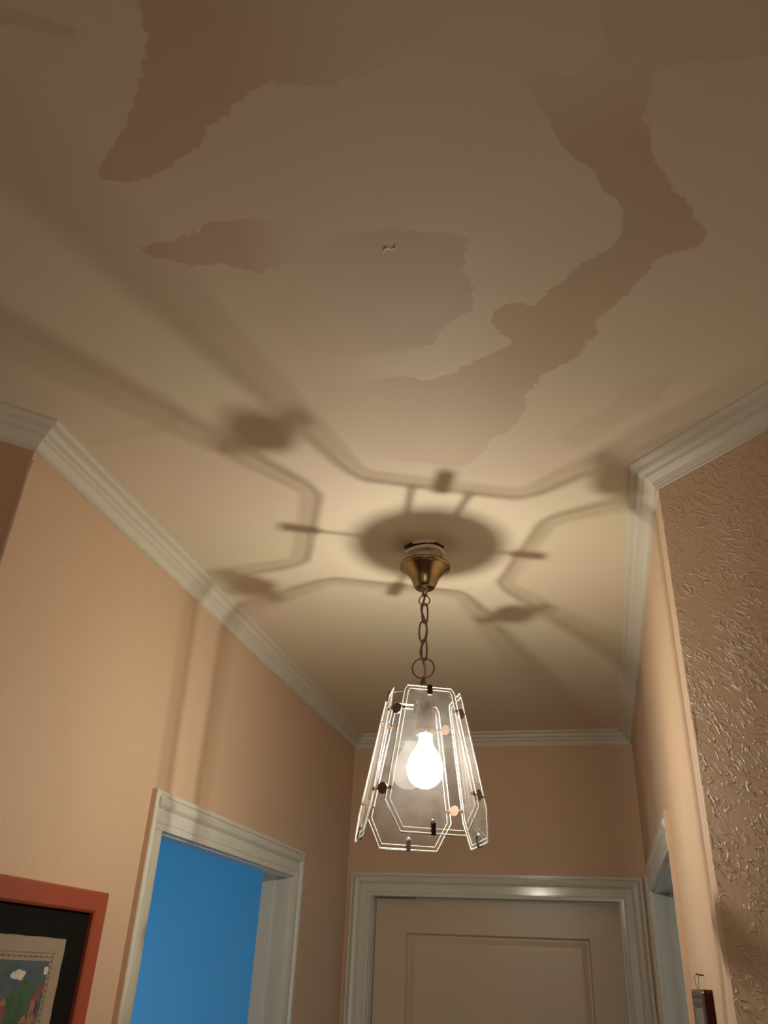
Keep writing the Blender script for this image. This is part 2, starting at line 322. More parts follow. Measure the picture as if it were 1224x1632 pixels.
def sdf(P, poly):
    V = np.array(poly); n = len(V); d = np.full(len(P), 1e9); ins = np.zeros(len(P), bool)
    for i in range(n):
        a, b = V[i], V[(i+1) % n]; e = b-a; wv = P-a
        t = np.clip((wv@e)/(e@e), 0, 1); d = np.minimum(d, np.hypot(*(wv-t[:, None]*e).T))
        c = (a[1] > P[:, 1]) != (b[1] > P[:, 1])
        with np.errstate(divide='ignore', invalid='ignore'):
            xi = (b[0]-a[0])*(P[:, 1]-a[1])/(b[1]-a[1]) + a[0]
        ins ^= c & (P[:, 0] < xi)
    return np.where(ins, -d, d)
gx = np.concatenate([np.arange(XL-FL-T, -1.0, 0.1), np.arange(-1.0, 0.7, 0.01), np.arange(0.7, XR+FL+T+0.1, 0.1)])
gy = np.concatenate([np.arange(-2.4, 0.2, 0.1), np.arange(0.2, 1.4, 0.01), np.arange(1.4, YE+0.12, 0.06), [YE+0.12]])
GX, GY = np.meshgrid(gx, gy); P = np.stack([GX.ravel(), GY.ravel()], 1)
dmin = np.full(len(P), 9.0); kk = np.zeros(len(P)); ksum = np.zeros(len(P))
x, y = P[:, 0], P[:, 1]
sm = lambda v, a, b: np.clip((v-a)/(b-a), 0, 1)**2*(3-2*np.clip((v-a)/(b-a), 0, 1))
# the larger patches weaken towards some of their sides
FADE = {'A': 1-0.85*sm(x, -0.34, -0.14), 'B': 1-0.85*sm(x, -0.40, -0.33), 'C': 0.15+0.85*sm(x, -0.34, -0.17),
        'D': (0.25+0.75*sm(y, 0.53, 0.64))*(1-0.5*sm(y, 0.98, 1.22))*(0.15+0.85*sm(x-0.25*(1.1-y), -0.36, -0.22))}
for key, (k, poly) in PATCHES.items():
    d = sdf(P, poly); dmin = np.minimum(dmin, d)
    wgt = np.exp(-np.maximum(d, 0)/0.012) + 1e-9; kk += wgt*k*FADE.get(key, 1); ksum += wgt
kk /= ksum
nx, ny = len(gx), len(gy)
me = bpy.data.meshes.new('ceiling')
idx = (np.arange(ny-1)[:, None]*nx + np.arange(nx-1)[None]).ravel()
faces = np.stack([idx, idx+nx, idx+nx+1, idx+1], 1)
verts = np.c_[P, np.full(len(P), ZC)]
nv = len(verts)
rim = [(gx[0], gy[0]), (gx[0], gy[-1]), (gx[-1], gy[-1]), (gx[-1], gy[0])]
verts = np.vstack([verts, [(a, b, ZC+0.018) for a, b in rim]])
ci = [0, (ny-1)*nx, ny*nx-1, nx-1]
left = [j*nx for j in range(ny)]; back = [(ny-1)*nx+i for i in range(nx)]; right = [j*nx+nx-1 for j in range(ny)][::-1]; front = list(range(nx))[::-1]
extra = [left[::-1]+[nv, nv+1], back[::-1]+[nv+1, nv+2], right[::-1]+[nv+2, nv+3], front[::-1]+[nv+3, nv], [nv+3, nv+2, nv+1, nv]]
me.from_pydata(verts.tolist(), [], faces.tolist()+extra); me.materials.append(M['ceiling'])
for nm, arr in (('patch_distance', dmin), ('patch_strength', kk)):
    a = me.attributes.new(nm, 'FLOAT', 'POINT'); a.data.foreach_set('value', np.concatenate([arr, [1, 1, 1, 1]]).astype(np.float32))
ceil = bpy.data.objects.new('ceiling', me); C.objects.link(ceil); ceil['kind'] = 'structure'

# plaster cornice, one run per wall, mitred at the corners
path = [(XL-FL, YL-FL), (XL, YL), (XL, YE), (XR, YE), (XR, YR), (XR+FL, YR-FL)]
def seg_n(a, b):                       # normal into the room (room lies to the right of the path)
    dx, dy = pnorm(b[0]-a[0], b[1]-a[1]); return Vector((dy, -dx))
norms = [seg_n(path[i], path[i+1]) for i in range(5)]
CW, CH = 0.045, 0.050
prof = [(0.0, 0.0), (1.0, 0.0), (1.0, 0.10), (0.95, 0.15), (0.86, 0.185), (0.76, 0.20), (0.72, 0.205), (0.70, 0.31), (0.68, 0.36), (0.63, 0.42), (0.55, 0.455), (0.49, 0.46),
        (0.47, 0.575), (0.44, 0.60), (0.33, 0.65), (0.23, 0.74), (0.18, 0.86), (0.165, 0.92), (0.12, 0.925), (0.12, 1.0), (0.0, 1.0)]
def offs(i):
    if i == 0: return norms[0]
    if i == 5: return norms[4]
    a, b = norms[i-1], norms[i]; return (a+b)/(1+a.dot(b))
for i in range(5):
    bm = bmesh.new(); ra, rb = [], []
    for (q, ring) in ((i, ra), (i+1, rb)):
        o = offs(q)
        for wv, h in prof: ring.append(bm.verts.new((path[q][0]+o.x*CW*wv, path[q][1]+o.y*CW*wv, ZC-CH*h)))
    n = len(prof)
    for k in range(n): bm.faces.new((ra[k], ra[(k+1) % n], rb[(k+1) % n], rb[k]))
    bm.faces.new(ra); bm.faces.new(rb[::-1]); bmesh.ops.recalc_face_normals(bm, faces=bm.faces)
    struct('trim_%d' % (i+1), bm, M['white'])

# lumpy plaster corner where the smooth corridor wall meets the rough flared wall
rnd = random.Random(3); pts, rad = [], []
k = 0; z = 0.0
while z < ZB:
    low = z < H + 0.155
    pts.append((XR + (0.0065 if not low else 0.0085) + rnd.uniform(-0.0007, 0.0007), YR + 0.0045 + (0.010 if low else 0) + rnd.uniform(-0.0007, 0.0007), z))
    rad.append(0.0080 + rnd.uniform(-0.0006, 0.0006) - (0.001 if low else 0)); z += 0.014
pts.append((XR+0.0065, YR+0.0045, ZB)); rad.append(0.0085)
bm = bmesh.new(); add_tube(bm, pts, rad, 14); struct('trim_6', bm, M['bead'], smooth=True)
rnd = random.Random(5); bm = bmesh.new()
zz = np.arange(0, ZB+0.001, 0.02)
add_tube(bm, [(XL-0.003, YL+0.002+rnd.uniform(-.0005, .0005), v) for v in zz], [0.005+rnd.uniform(-.0005, .0005) for v in zz], 10)
struct('trim_7', bm, M['wall'], smooth=True)

# door casings -------------------------------------------------------
CP = [(0.0, 0.0), (0.0, 0.0105), (0.002, 0.0125), (0.010, 0.0125), (0.0115, 0.008), (0.013, 0.008), (0.0155, 0.0165), (0.021, 0.019), (0.030, 0.017),
      (0.036, 0.0125), (0.0375, 0.0095), (0.039, 0.0095), (0.0405, 0.0135), (0.064, 0.0135), (0.0652, 0.0115), (0.0665, 0.0115), (0.068, 0.0135), (0.0785, 0.0125), (0.080, 0.0)]
def casing_frame(name, u0, u1, z1, to3, parent, mat):
    """three mitred lengths of moulding round an opening; u,z in the wall plane, third value out of the wall"""
    W = CP[-1][0]
    def length(a, b, ia, ib, inner):
        bm = bmesh.new(); ra = [bm.verts.new(to3(a[0]+ia[0]*q, a[1]+ia[1]*q, p)) for q, p in CP]; rb = [bm.verts.new(to3(b[0]+ib[0]*q, b[1]+ib[1]*q, p)) for q, p in CP]
        n = len(CP)
        for k in range(n): bm.faces.new((ra[k], ra[(k+1) % n], rb[(k+1) % n], rb[k]))
        bm.faces.new(ra); bm.faces.new(rb[::-1]); bmesh.ops.recalc_face_normals(bm, faces=bm.faces)
        return obj(name, bm, mat, parent)
    length((u0, 0), (u0, z1), (1, 0), (1, -1), 0)
    length((u0, z1), (u1, z1), (1, -1), (-1, -1), 0)
    length((u1, 0), (u1, z1), (-1, 0), (-1, -1), 0)

# end door
d1 = bpy.data.objects.new('door_1', None); C.objects.link(d1); d1.location = ((ED0+ED1)/2, YE, 0); d1['kind'] = 'structure'
casing_frame('casing', ED0-0.078, ED1+0.076, EDZ+0.075, lambda u, z, p: (u, YE-p, z), d1, M['gloss_white'])
LY0 = YE + 0.055
bm = bmesh.new()
add_box(bm, (ED0, YE+0.001, 0), (ED0+0.006, YE+0.11, EDZ)); add_box(bm, (ED1-0.006, YE+0.001, 0), (ED1, YE+0.11, EDZ)); add_box(bm, (ED0, YE+0.001, EDZ-0.004), (ED1, YE+0.11, EDZ))
obj('jamb', bm, M['gloss_white'], d1)
# leaf with sunk panels
def leaf(x0, x1, z0, z1, y, panels, mat, parent):
    bm = bmesh.new(); xs = sorted({x0, x1, *[p[0] for p in panels], *[p[1] for p in panels]}); zs = sorted({z0, z1, *[p[2] for p in panels], *[p[3] for p in panels]})
    def inside(cx, cz): return any(p[0] < cx < p[1] and p[2] < cz < p[3] for p in panels)
    for i in range(len(xs)-1):
        for j in range(len(zs)-1):
            if not inside((xs[i]+xs[i+1])/2, (zs[j]+zs[j+1])/2):
                add_box(bm, (xs[i], y, zs[j]), (xs[i+1], y+0.04, zs[j+1]))
    bmesh.ops.remove_doubles(bm, verts=bm.verts, dist=1e-5)
    o = obj('leaf', bm, mat, parent)
    for (a, b, c, d) in panels:
        bm = bmesh.new(); W, D = 0.036, 0.012
        rings = []
        for (q, dep) in ((0, 0.0), (0.002, 0.004), (0.006, D), (0.012, D), (0.030, 0.006), (W, 0.0055)):
            rings.append([bm.verts.new(v) for v in ((a+q, y+dep, c+q), (b-q, y+dep, c+q), (b-q, y+dep, d-q), (a+q, y+dep, d-q))])
        for r0, r1 in zip(rings, rings[1:]):
            for k in range(4): bm.faces.new((r0[k], r0[(k+1) % 4], r1[(k+1) % 4], r1[k]))
        bm.faces.new(rings[-1]); bk = [bm.verts.new((v.co.x, y+0.03, v.co.z)) for v in rings[0]]
        for k in range(4): bm.faces.new((rings[0][k], bk[k], bk[(k+1) % 4], rings[0][(k+1) % 4]))
        bm.faces.new(bk[::-1]); obj('panel', bm, mat, o)
    return o
leaf(ED0+0.008, ED1-0.008, 0.01, EDZ-0.007, LY0, [(-0.694, -0.046, H-0.72, H+0.131), (-0.694, -0.046, 0.16, 0.95)], M['door'], d1)
bm = bmesh.new()
add_lathe(bm, [(0.024, 0.0), (0.024, 0.006), (0.012, 0.009), (0.010, 0.03), (0.024, 0.036), (0.028, 0.048), (0.022, 0.06), (0.0, 0.063)], seg=20)
bmesh.ops.transform(bm, matrix=Matrix.Translation((ED0+0.07, LY0, 1.0)) @ Matrix.Rotation(PI/2, 4, 'X'), verts=bm.verts); obj('door_knob', bm, M['brass'], d1, True)

# left opening (blue room): narrow bead on the near side, full mouldings on head and far side
d2 = bpy.data.objects.new('door_2', None); C.objects.link(d2); d2.location = (XL, (LD0+LD1)/2, 0); d2['kind'] = 'structure'
def run(name, a, b, ia, ib, to3, parent, mat, cp=CP):
    bm = bmesh.new(); ra = [bm.verts.new(to3(a[0]+ia[0]*q, a[1]+ia[1]*q, p)) for q, p in cp]; rb = [bm.verts.new(to3(b[0]+ib[0]*q, b[1]+ib[1]*q, p)) for q, p in cp]
    n = len(cp)
    for k in range(n): bm.faces.new((ra[k], ra[(k+1) % n], rb[(k+1) % n], rb[k]))
    bm.faces.new(ra); bm.faces.new(rb[::-1]); bmesh.ops.recalc_face_normals(bm, faces=bm.faces); return obj(name, bm, mat, parent)
tl = lambda u, z, p: (XL+p, u, z)
NB = [(0.0, 0.0), (0.0, 0.0125), (0.004, 0.0125), (0.006, 0.010), (0.014, 0.0135), (0.020, 0.012), (0.022, 0.010), (0.045, 0.0115), (0.053, 0.0105), (0.053, 0.0)]
LO0, LO1 = 1.633, LD1+0.080
run('casing', (LO0, 0), (LO0, LDZ+0.079), (1, 0), (1, 0), tl, d2, M['gloss_white'], NB)
run('casing', (LO0+0.012, LDZ+0.080), (LO1, LDZ+0.080), (0, -1), (-1, -1), tl, d2, M['gloss_white'])
run('casing', (LO1, 0), (LO1, LDZ+0.080), (-1, 0), (-1, -1), tl, d2, M['gloss_white'])
bm = bmesh.new()
add_box(bm, (XL-T-0.002, LD0, 0), (XL-0.001, LD0+0.004, LDZ)); add_box(bm, (XL-T-0.002, LD1-0.004, 0), (XL-0.001, LD1, LDZ)); add_box(bm, (XL-0.042, LD0, LDZ-0.003), (XL-0.001, LD1, LDZ))
obj('jamb', bm, M['gloss_white'], d2)
bm = bmesh.new(); add_box(bm, (XL-T-0.002, LD1-0.012, 0), (XL-0.048, LD1-0.004, LDZ+0.016)); obj('door_stop', bm, M['gloss_white'], d2)

# right opening
d3 = bpy.data.objects.new('door_3', None); C.objects.link(d3); d3.location = (XR, (RD0+RD1)/2, 0); d3['kind'] = 'structure'
trf = lambda u, z, p: (XR-p, u, z)
RO0, RO1 = RD0-0.055, RD1+0.080
RB_ = [(0.0, 0.0), (0.0, 0.0120), (0.003, 0.0120), (0.006, 0.0095), (0.014, 0.0105), (0.020, 0.0095), (0.045, 0.0095), (0.054, 0.0085), (0.055, 0.0)]
run('casing', (RO0, 0), (RO0, RDZ+0.080), (1, 0), (1, 0), trf, d3, M['gloss_white'], RB_)
run('casing', (RO0+0.010, RDZ+0.080), (RO1, RDZ+0.080), (0, -1), (-1, -1), trf, d3, M['gloss_white'])
run('casing', (RO1, 0), (RO1, RDZ+0.080), (-1, 0), (-1, -1), trf, d3, M['gloss_white'])
bm = bmesh.new()
add_box(bm, (XR+0.001, RD0, 0), (XR+T+0.002, RD0+0.004, RDZ)); add_box(bm, (XR+0.001, RD1-0.004, 0), (XR+T+0.002, RD1, RDZ)); add_box(bm, (XR+0.001, RD0, RDZ-0.004), (XR+T+0.002, RD1, RDZ))
obj('jamb', bm, M['gloss_white'], d3)
bm = bmesh.new(); add_box(bm, (XR+0.045, RD1-0.014, 0), (XR+T+0.002, RD1-0.004, RDZ-0.004)); obj('door_stop', bm, M['gloss_white'], d3)
# paint-coloured outer sides of the near casings
bm = bmesh.new(); add_box(bm, (XL+0.0002, LO0-0.0018, 0), (XL+0.0115, LO0-0.0001, LDZ+0.079)); obj('painted_edge', bm, M['wall'], d2)
bm = bmesh.new(); add_box(bm, (XR-0.0125, RD0-0.0575, 0), (XR-0.0002, RD0-0.0552, RDZ+0.080)); obj('painted_edge', bm, M['wall'], d3)

# ------------------------------------------------------------------ pendant lamp
lamp = thing('pendant_lamp', 'brass pendant lantern with four clear glass panels hanging on a chain from the corridor ceiling', 'lamp', (LX, LY, ZC))
def zr(v): return H + v
ZBULB = zr(0.352); BX, BY = LX+0.006, LY+0.006
TH = math.radians(-67)
# ceiling hook, bracket, cable loop, connector block
bm = bmesh.new()
add_lathe(bm, [(0.030, 0.0), (0.033, -0.003), (0.032, -0.006), (0.022, -0.008), (0.0, -0.008)], (LX, LY, ZC), 28); obj('ceiling_plate', bm, M['cable'], lamp, True)
pts = []
for k in range(22):
    a = -0.9*PI + 1.75*PI*k/21; pts.append((LX-0.001+0.041*math.cos(a), LY-0.004+0.022*math.sin(a), ZC-0.020-0.006*math.sin(a*1.5)-0.004*math.cos(a)))
bm = bmesh.new(); add_tube(bm, pts, 0.0044, 10); obj('cable_loop', bm, M['cable'], lamp, True)
pts = [(LX-0.044, LY-0.008, ZC-0.007), (LX-0.030, LY-0.016, ZC-0.006), (LX, LY-0.022, ZC-0.0055), (LX+0.026, LY-0.016, ZC-0.007), (LX+0.040, LY-0.004, ZC-0.012)]
bm = bmesh.new(); add_tube(bm, pts, 0.0045, 8); obj('wire', bm, M['dark_metal'], lamp, True)
bm = bmesh.new(); add_box(bm, (LX-0.020, LY-0.010, ZC-0.032), (LX+0.010, LY+0.008, ZC-0.018)); bmesh.ops.bevel(bm, geom=bm.edges[:], offset=0.002, segments=2); obj('terminal_block', bm, M['cable'], lamp)
pts = [(LX+0.006, LY-0.004, ZC-0.008), (LX+0.006, LY-0.004, ZC-0.030)] + [(LX+0.006-0.012+0.012*math.cos(a), LY-0.004, ZC-0.032-0.012*math.sin(a)) for a in np.linspace(0, 1.35*PI, 12)]
bm = bmesh.new(); add_tube(bm, pts, 0.0018, 8); obj('ceiling_hook', bm, M['steel'], lamp, True)
bm = bmesh.new(); add_tube(bm, [(LX-0.002, LY, ZC-0.024), (LX-0.006, LY, ZC-0.045), (LX, LY, ZC-0.07)], 0.0035, 8); obj('wire', bm, M['cable'], lamp, True)
# canopy bell
zt = zr(0.778)
prof = [(0.0500, 0.0005), (0.0545, -0.0005), (0.0562, -0.0040), (0.0545, -0.0075), (0.0505, -0.0085), (0.0495, -0.0098), (0.0470, -0.012), (0.0420, -0.018), (0.0350, -0.026), (0.0300, -0.034), (0.0270, -0.042),
        (0.0245, -0.049), (0.0220, -0.0535), (0.0185, -0.0565), (0.0100, -0.0575), (0.0095, -0.0585)]
inner = [(r-0.0015 if r > 0.012 else 0.004, z+0.0014) for r, z in prof[::-1]]
bm = bmesh.new(); add_lathe(bm, prof+inner, (LX, LY, zt), 56, cap=False); obj('canopy', bm, M['brass'], lamp, True)
bm = bmesh.new(); add_lathe(bm, [(0.0, 0.006), (0.008, 0.006), (0.0082, 0.0), (0.0065, -0.001), (0.0065, -0.012), (0.0055, -0.014), (0.0, -0.014)], (LX, LY, zt-0.0585), 20); obj('finial', bm, M['brass'], lamp, True)
# chain
def oval(c, a, b, ang, n=20, gap=0):
    pts = []
    for k in range(n):
        t = 2*PI*k/n; s = math.copysign(abs(math.cos(t))**0.6, math.cos(t)) if b > a*1.3 else math.cos(t)
        pts.append((c[0]+a*s*math.cos(ang), c[1]+a*s*math.sin(ang), c[2]+b*math.sin(t)))
    return pts
zc0 = zt - 0.0585 - 0.014
bm = bmesh.new(); add_tube(bm, oval((LX, LY, zc0-0.011), 0.0115, 0.0115, 0.1), 0.0013, 8, closed=True); obj('chain_ring', bm, M['brown_metal'], lamp, True)
zz = zc0-0.0195
for k in range(3):
    hh = 0.0226
    bm = bmesh.new(); add_tube(bm, oval((LX+0.0015*(-1)**k, LY, zz-hh+0.0015), 0.0080, hh, [0.9, 0.1, 1.0][k]), 0.0019, 8, closed=True)
    obj('chain_link', bm, M['brown_metal'], lamp, True); zz -= 2*hh-0.0045
zring = zz - 0.0195
bm = bmesh.new(); add_tube(bm, oval((LX, LY, zring), 0.0225, 0.0215, 0.05, 36), 0.0016, 8, closed=True); obj('hanging_ring', bm, M['brown_metal'], lamp, True)
ZTOP = zr(0.487)
# cord winding through the chain
pts = []
z0c, z1c = zc0+0.004, zr(0.505)
for k in range(60):
    t = k/59; a = 2*PI*2.1*t+1.2; r = 0.0062*min(1, t*8)*(1 if t < 0.8 else max(0, (1-t)/0.2))
    pts.append((LX+r*math.cos(a), LY+r*math.sin(a), z0c+(z1c-z0c)*t))
bm = bmesh.new(); add_tube(bm, pts, 0.0024, 8); obj('cord', bm, M['cord'], lamp, True)
# hub, sleeve, socket
bm = bmesh.new(); add_lathe(bm, [(0.0, 0.032), (0.0045, 0.030), (0.0045, 0.022), (0.009, 0.020), (0.010, 0.014), (0.0165, 0.010), (0.0175, 0.002), (0.012, 0.0), (0.0, 0.0)], (LX, LY, zring-0.049), 28); obj('hub', bm, M['brass'], lamp, True)
zs = zr(0.413)
bm = bmesh.new(); add_lathe(bm, [(0.010, 0.066), (0.0155, 0.064), (0.0185, 0.050), (0.0195, 0.030), (0.0200, 0.006), (0.0205, 0.0)], (BX, BY, zs), 36, cap=False); obj('socket_sleeve', bm, M['sleeve'], lamp, True)
bm = bmesh.new(); add_lathe(bm, [(0.0, 0.060), (0.0125, 0.058), (0.0135, 0.012), (0.020, 0.008), (0.0, 0.006)], (BX, BY, zs), 32); obj('socket', bm, M['brass'], lamp, True)
bm = bmesh.new(); add_lathe(bm, [(0.0, 0.006), (0.0200, 0.006), (0.0215, 0.004), (0.0215, -0.002), (0.0200, -0.004), (0.015, -0.004), (0.0, -0.003)], (BX, BY, zs), 36)
sock = obj('socket_collar', bm, M['steel'], lamp, True)
# bulb
bp = [(0.0, 0.056), (0.013, 0.055), (0.0135, 0.046), (0.0155, 0.038), (0.022, 0.027), (0.029, 0.016), (0.0335, 0.004), (0.035, -0.008), (0.0335, -0.020), (0.0285, -0.031), (0.020, -0.039), (0.010, -0.0435), (0.0, -0.0445)]
bm = bmesh.new(); add_lathe(bm, bp, (BX, BY, ZBULB+0.001), 40); bulb = obj('bulb', bm, M['bulb'], lamp, True); bulb['label'] = 'glowing white pear-shaped bulb'
ld = bpy.data.lights.new('bulb_light', 'POINT'); ld.energy = BULB_W; ld.shadow_soft_size = 0.0045; ld.color = (1.0, 0.925, 0.78)
lo = bpy.data.objects.new('bulb_light', ld); C.objects.link(lo); lo.parent = lamp; lo.location = (BX-LX, BY-LY, ZBULB-ZC)

# glass panels
RT, RB, ZT_, ZM_, ZB_ = 0.0660, 0.1132, zr(0.4855), zr(0.2644), zr(0.2127)
WT, WM, WB = 0.0962, 0.1685, 0.1151
def inset_poly(poly, d):
    out = []; n = len(poly)
    for i in range(n):
        p0, p1, p2 = Vector(poly[i-1]), Vector(poly[i]), Vector(poly[(i+1) % n])
        e1 = (p1-p0).normalized(); e2 = (p2-p1).normalized(); n1 = Vector((-e1.y, e1.x)); n2 = Vector((-e2.y, e2.x))
        mtr = (n1+n2)/(1+n1.dot(n2)); out.append(tuple(p1+mtr*d))
    return out
L = math.hypot(RB-RT, ZT_-ZB_); LM = L*(ZT_-ZM_)/(ZT_-ZB_)
OUT = [(-WT/2+0.005, 0), (-WT/2-0.001, -0.010), (-WM/2, -LM), (-WB/2, -L), (WB/2, -L), (WM/2, -LM), (WT/2+0.001, -0.010), (WT/2-0.005, 0)]   # counter-clockwise
INN = inset_poly(OUT, 0.0072)
for k in range(4):
    ph = TH + PI/2*k
    nrm = Vector((math.cos(ph), math.sin(ph), 0)); tan = Vector((-math.sin(ph), math.cos(ph), 0))
    down = (nrm*(RB-RT) + Vector((0, 0, ZB_-ZT_))).normalized(); outn = tan.cross(-down)
    if outn.dot(nrm) < 0: outn = -outn
    org = Vector((LX, LY, ZT_)) + nrm*RT
    def P3(u, v, o): return org + tan*u + (-down)*v + outn*o
    bm = bmesh.new(); n = len(OUT)
    fi = [bm.verts.new(P3(*p, 0.0016)) for p in INN]; fo = [bm.verts.new(P3(*p, 0.0002)) for p in OUT]
    bo = [bm.verts.new(P3(*p, -0.0016)) for p in OUT]
    bm.faces.new(fi).material_index = 0
    for i in range(n):
        j = (i+1) % n
        bm.faces.new((fi[i], fo[i], fo[j], fi[j])).material_index = 1
        bm.faces.new((fo[i], bo[i], bo[j], fo[j])).material_index = 2
    bm.faces.new(bo[::-1]).material_index = 0
    bmesh.ops.recalc_face_normals(bm, faces=bm.faces)
    pn = obj('glass_panel', bm, [M['glass'], M['bevel'], M['edge']], lamp)
    bm = bmesh.new(); add_tube(bm, [P3(*p, 0.0014) for p in INN], 0.0007, 6, closed=True); obj('bevel_line', bm, M['edge'], pn)
    bm = bmesh.new(); add_tube(bm, [P3(*p, -0.0004) for p in OUT], 0.0010, 6, closed=True); obj('ground_edge', bm, M['edge'], pn)
    bm = bmesh.new(); add_tube(bm, [P3(*p, -0.0009) for p in inset_poly(OUT, -0.0018)], 0.0005, 6, closed=True); obj('edge_binding', bm, M['dark_metal'], pn)
    # arm from hub to panel head, with its clip
    off = 0.0045
    h0 = Vector((LX, LY, zring-0.045))
    if k == 0:
        for s in (-1, 1):
            bm = bmesh.new(); add_tube(bm, [h0+nrm*0.012+tan*s*0.014, org+tan*s*0.0165+Vector((0, 0, 0.002))], 0.0019, 6); obj('arm', bm, M['brown_metal'], lamp)
    else:
        bm = bmesh.new(); add_tube(bm, [h0+nrm*0.012, org+Vector((0, 0, 0.003))], 0.0014, 6); obj('arm', bm, M['brown_metal'], lamp)
    bm = bmesh.new()
    def strip(bm, path2, wd, th=0.0009):
        prev = None
        for (v, o) in path2:
            q = [bm.verts.new(P3(s*wd/2, v, o+t)) for s, t in ((-1, -th), (1, -th), (1, th), (-1, th))]
            if prev:
                for a in range(4): bm.faces.new((prev[a], prev[(a+1) % 4], q[(a+1) % 4], q[a]))
            else: bm.faces.new(q[::-1])
            prev = q
        bm.faces.new(prev); bmesh.ops.recalc_face_normals(bm, faces=bm.faces)
    strip(bm, [(-0.016, -0.0034), (0.0024, -0.0034), (0.0034, -0.001), (0.0034, 0.002), (0.002, 0.0036), (-0.016, 0.0034), (-0.018, 0.0034)], 0.0090); obj('clip', bm, M['dark_metal'], lamp)
    bm = bmesh.new(); strip(bm, [(-L+0.017, -0.0034), (-L-0.0024, -0.0034), (-L-0.0034, -0.001), (-L-0.0034, 0.002), (-L-0.002, 0.0036), (-L+0.017, 0.0034)], 0.0075); cl = obj('clip', bm, M['dark_metal'], lamp)
    bm = bmesh.new(); c = P3(0, -L+0.018, 0.0016)
    bmesh.ops.create_uvsphere(bm, u_segments=14, v_segments=8, radius=0.0052, matrix=Matrix.Translation(c) @ outn.to_track_quat('Z', 'Y').to_matrix().to_4x4() @ Matrix.Diagonal((1, 1, 0.6, 1))); obj('screw', bm, M['steel'], lamp, True)
    # discs that tie this panel to the next, two per corner
    ph2 = TH + PI/2*(k+1); nrm2 = Vector((math.cos(ph2), math.sin(ph2), 0)); tan2 = Vector((-math.sin(ph2), math.cos(ph2), 0))
    for f in (0.17, 0.73):
        z = ZT_ + (ZB_-ZT_)*f; r = RT+(RB-RT)*f
        hw = WT/2 + (WM-WT)/2*min(1, f*L/LM) - 0.012
        a = Vector((LX, LY, z)) + nrm*r + tan*(hw+0.006); b = Vector((LX, LY, z)) + nrm2*r - tan2*(hw+0.006)
        bm = bmesh.new(); dirv = (b-a).normalized()
        add_tube(bm, [a, a+(b-a)*0.5, b], 0.0016, 8)
        mid = (a+b)/2
        q = dirv.to_track_quat('Z', 'Y').to_matrix().to_4x4()
        for (cc, rr, tt) in ((a, 0.0038, 0.003), (b, 0.0038, 0.003)):
            bmesh.ops.create_cone(bm, cap_ends=True, segments=16, radius1=rr, radius2=rr*0.8, depth=tt, matrix=Matrix.Translation(cc) @ q)
        bmesh.ops.create_cone(bm, cap_ends=True, segments=20, radius1=0.0102, radius2=0.0102, depth=0.004,
            matrix=Matrix.Translation(mid) @ (nrm+nrm2).to_track_quat('Z', 'Y').to_matrix().to_4x4())
        obj('connector', bm, M['brown_metal'], lamp)

# ------------------------------------------------------------------ picture on the left wall
PY1, PZ1 = 1.506, zr(0.1085); PW, PHt = 0.46, 0.52; PY0, PZ0 = PY1-PW, PZ1-PHt
pic = thing('framed_picture', 'terracotta framed picture with black mat and small naive village print on the left wall', 'picture', (XL, (PY0+PY1)/2, PZ0))
bm = bmesh.new(); FW = 0.036
fp = [(0.0, 0.0), (0.0, 0.017), (0.003, 0.020), (0.032, 0.0185), (0.036, 0.015), (0.036, 0.0)]
corners = [(PY0, PZ0, 1, 1), (PY1, PZ0, -1, 1), (PY1, PZ1, -1, -1), (PY0, PZ1, 1, -1)]
for i in range(4):
    a, b = corners[i], corners[(i+1) % 4]; bm = bmesh.new()
    ra = [bm.verts.new((XL+0.001+p, a[0]+a[2]*q, a[1]+a[3]*q)) for q, p in fp]; rb = [bm.verts.new((XL+0.001+p, b[0]+b[2]*q, b[1]+b[3]*q)) for q, p in fp]
    n = len(fp)
    for k in range(n): bm.faces.new((ra[k], ra[(k+1) % n], rb[(k+1) % n], rb[k]))
    bm.faces.new(ra); bm.faces.new(rb[::-1]); bmesh.ops.recalc_face_normals(bm, faces=bm.faces); obj('frame_rail', bm, M['frame_red'], pic)
obj('mat_board', box((XL+0.001, PY0+FW-0.002, PZ0+FW-0.002), (XL+0.009, PY1-FW+0.002, PZ1-FW+0.002)), M['black_mat'], pic)
QY1, QZ1 = 1.411, zr(0.0285); QY0, QZ0 = PY0+0.095, PZ0+0.080
# slightly deckled sheet
rnd = random.Random(11); bm = bmesh.new(); edge = []
def side(a, b, n): return [(a[0]+(b[0]-a[0])*t/n+rnd.uniform(-.0008, .0008), a[1]+(b[1]-a[1])*t/n+rnd.uniform(-.0008, .0008)) for t in range(n)]
edge = side((QY0, QZ0), (QY1, QZ0), 16)+side((QY1, QZ0), (QY1, QZ1), 16)+side((QY1, QZ1), (QY0, QZ1), 16)+side((QY0, QZ1), (QY0, QZ0), 16)
def slab(bm, pts, x0, x1, mi=0):
    a = [bm.verts.new((x1, p[0], p[1])) for p in pts]; b = [bm.verts.new((x0, p[0], p[1])) for p in pts]
    bm.faces.new(a).material_index = mi
    bm.faces.new(b[::-1]).material_index = mi
    for i in range(len(pts)): bm.faces.new((b[i], b[(i+1) % len(pts)], a[(i+1) % len(pts)], a[i])).material_index = mi
slab(bm, edge, XL+0.009, XL+0.0102); sheet = obj('print', bm, M['paper'], pic)
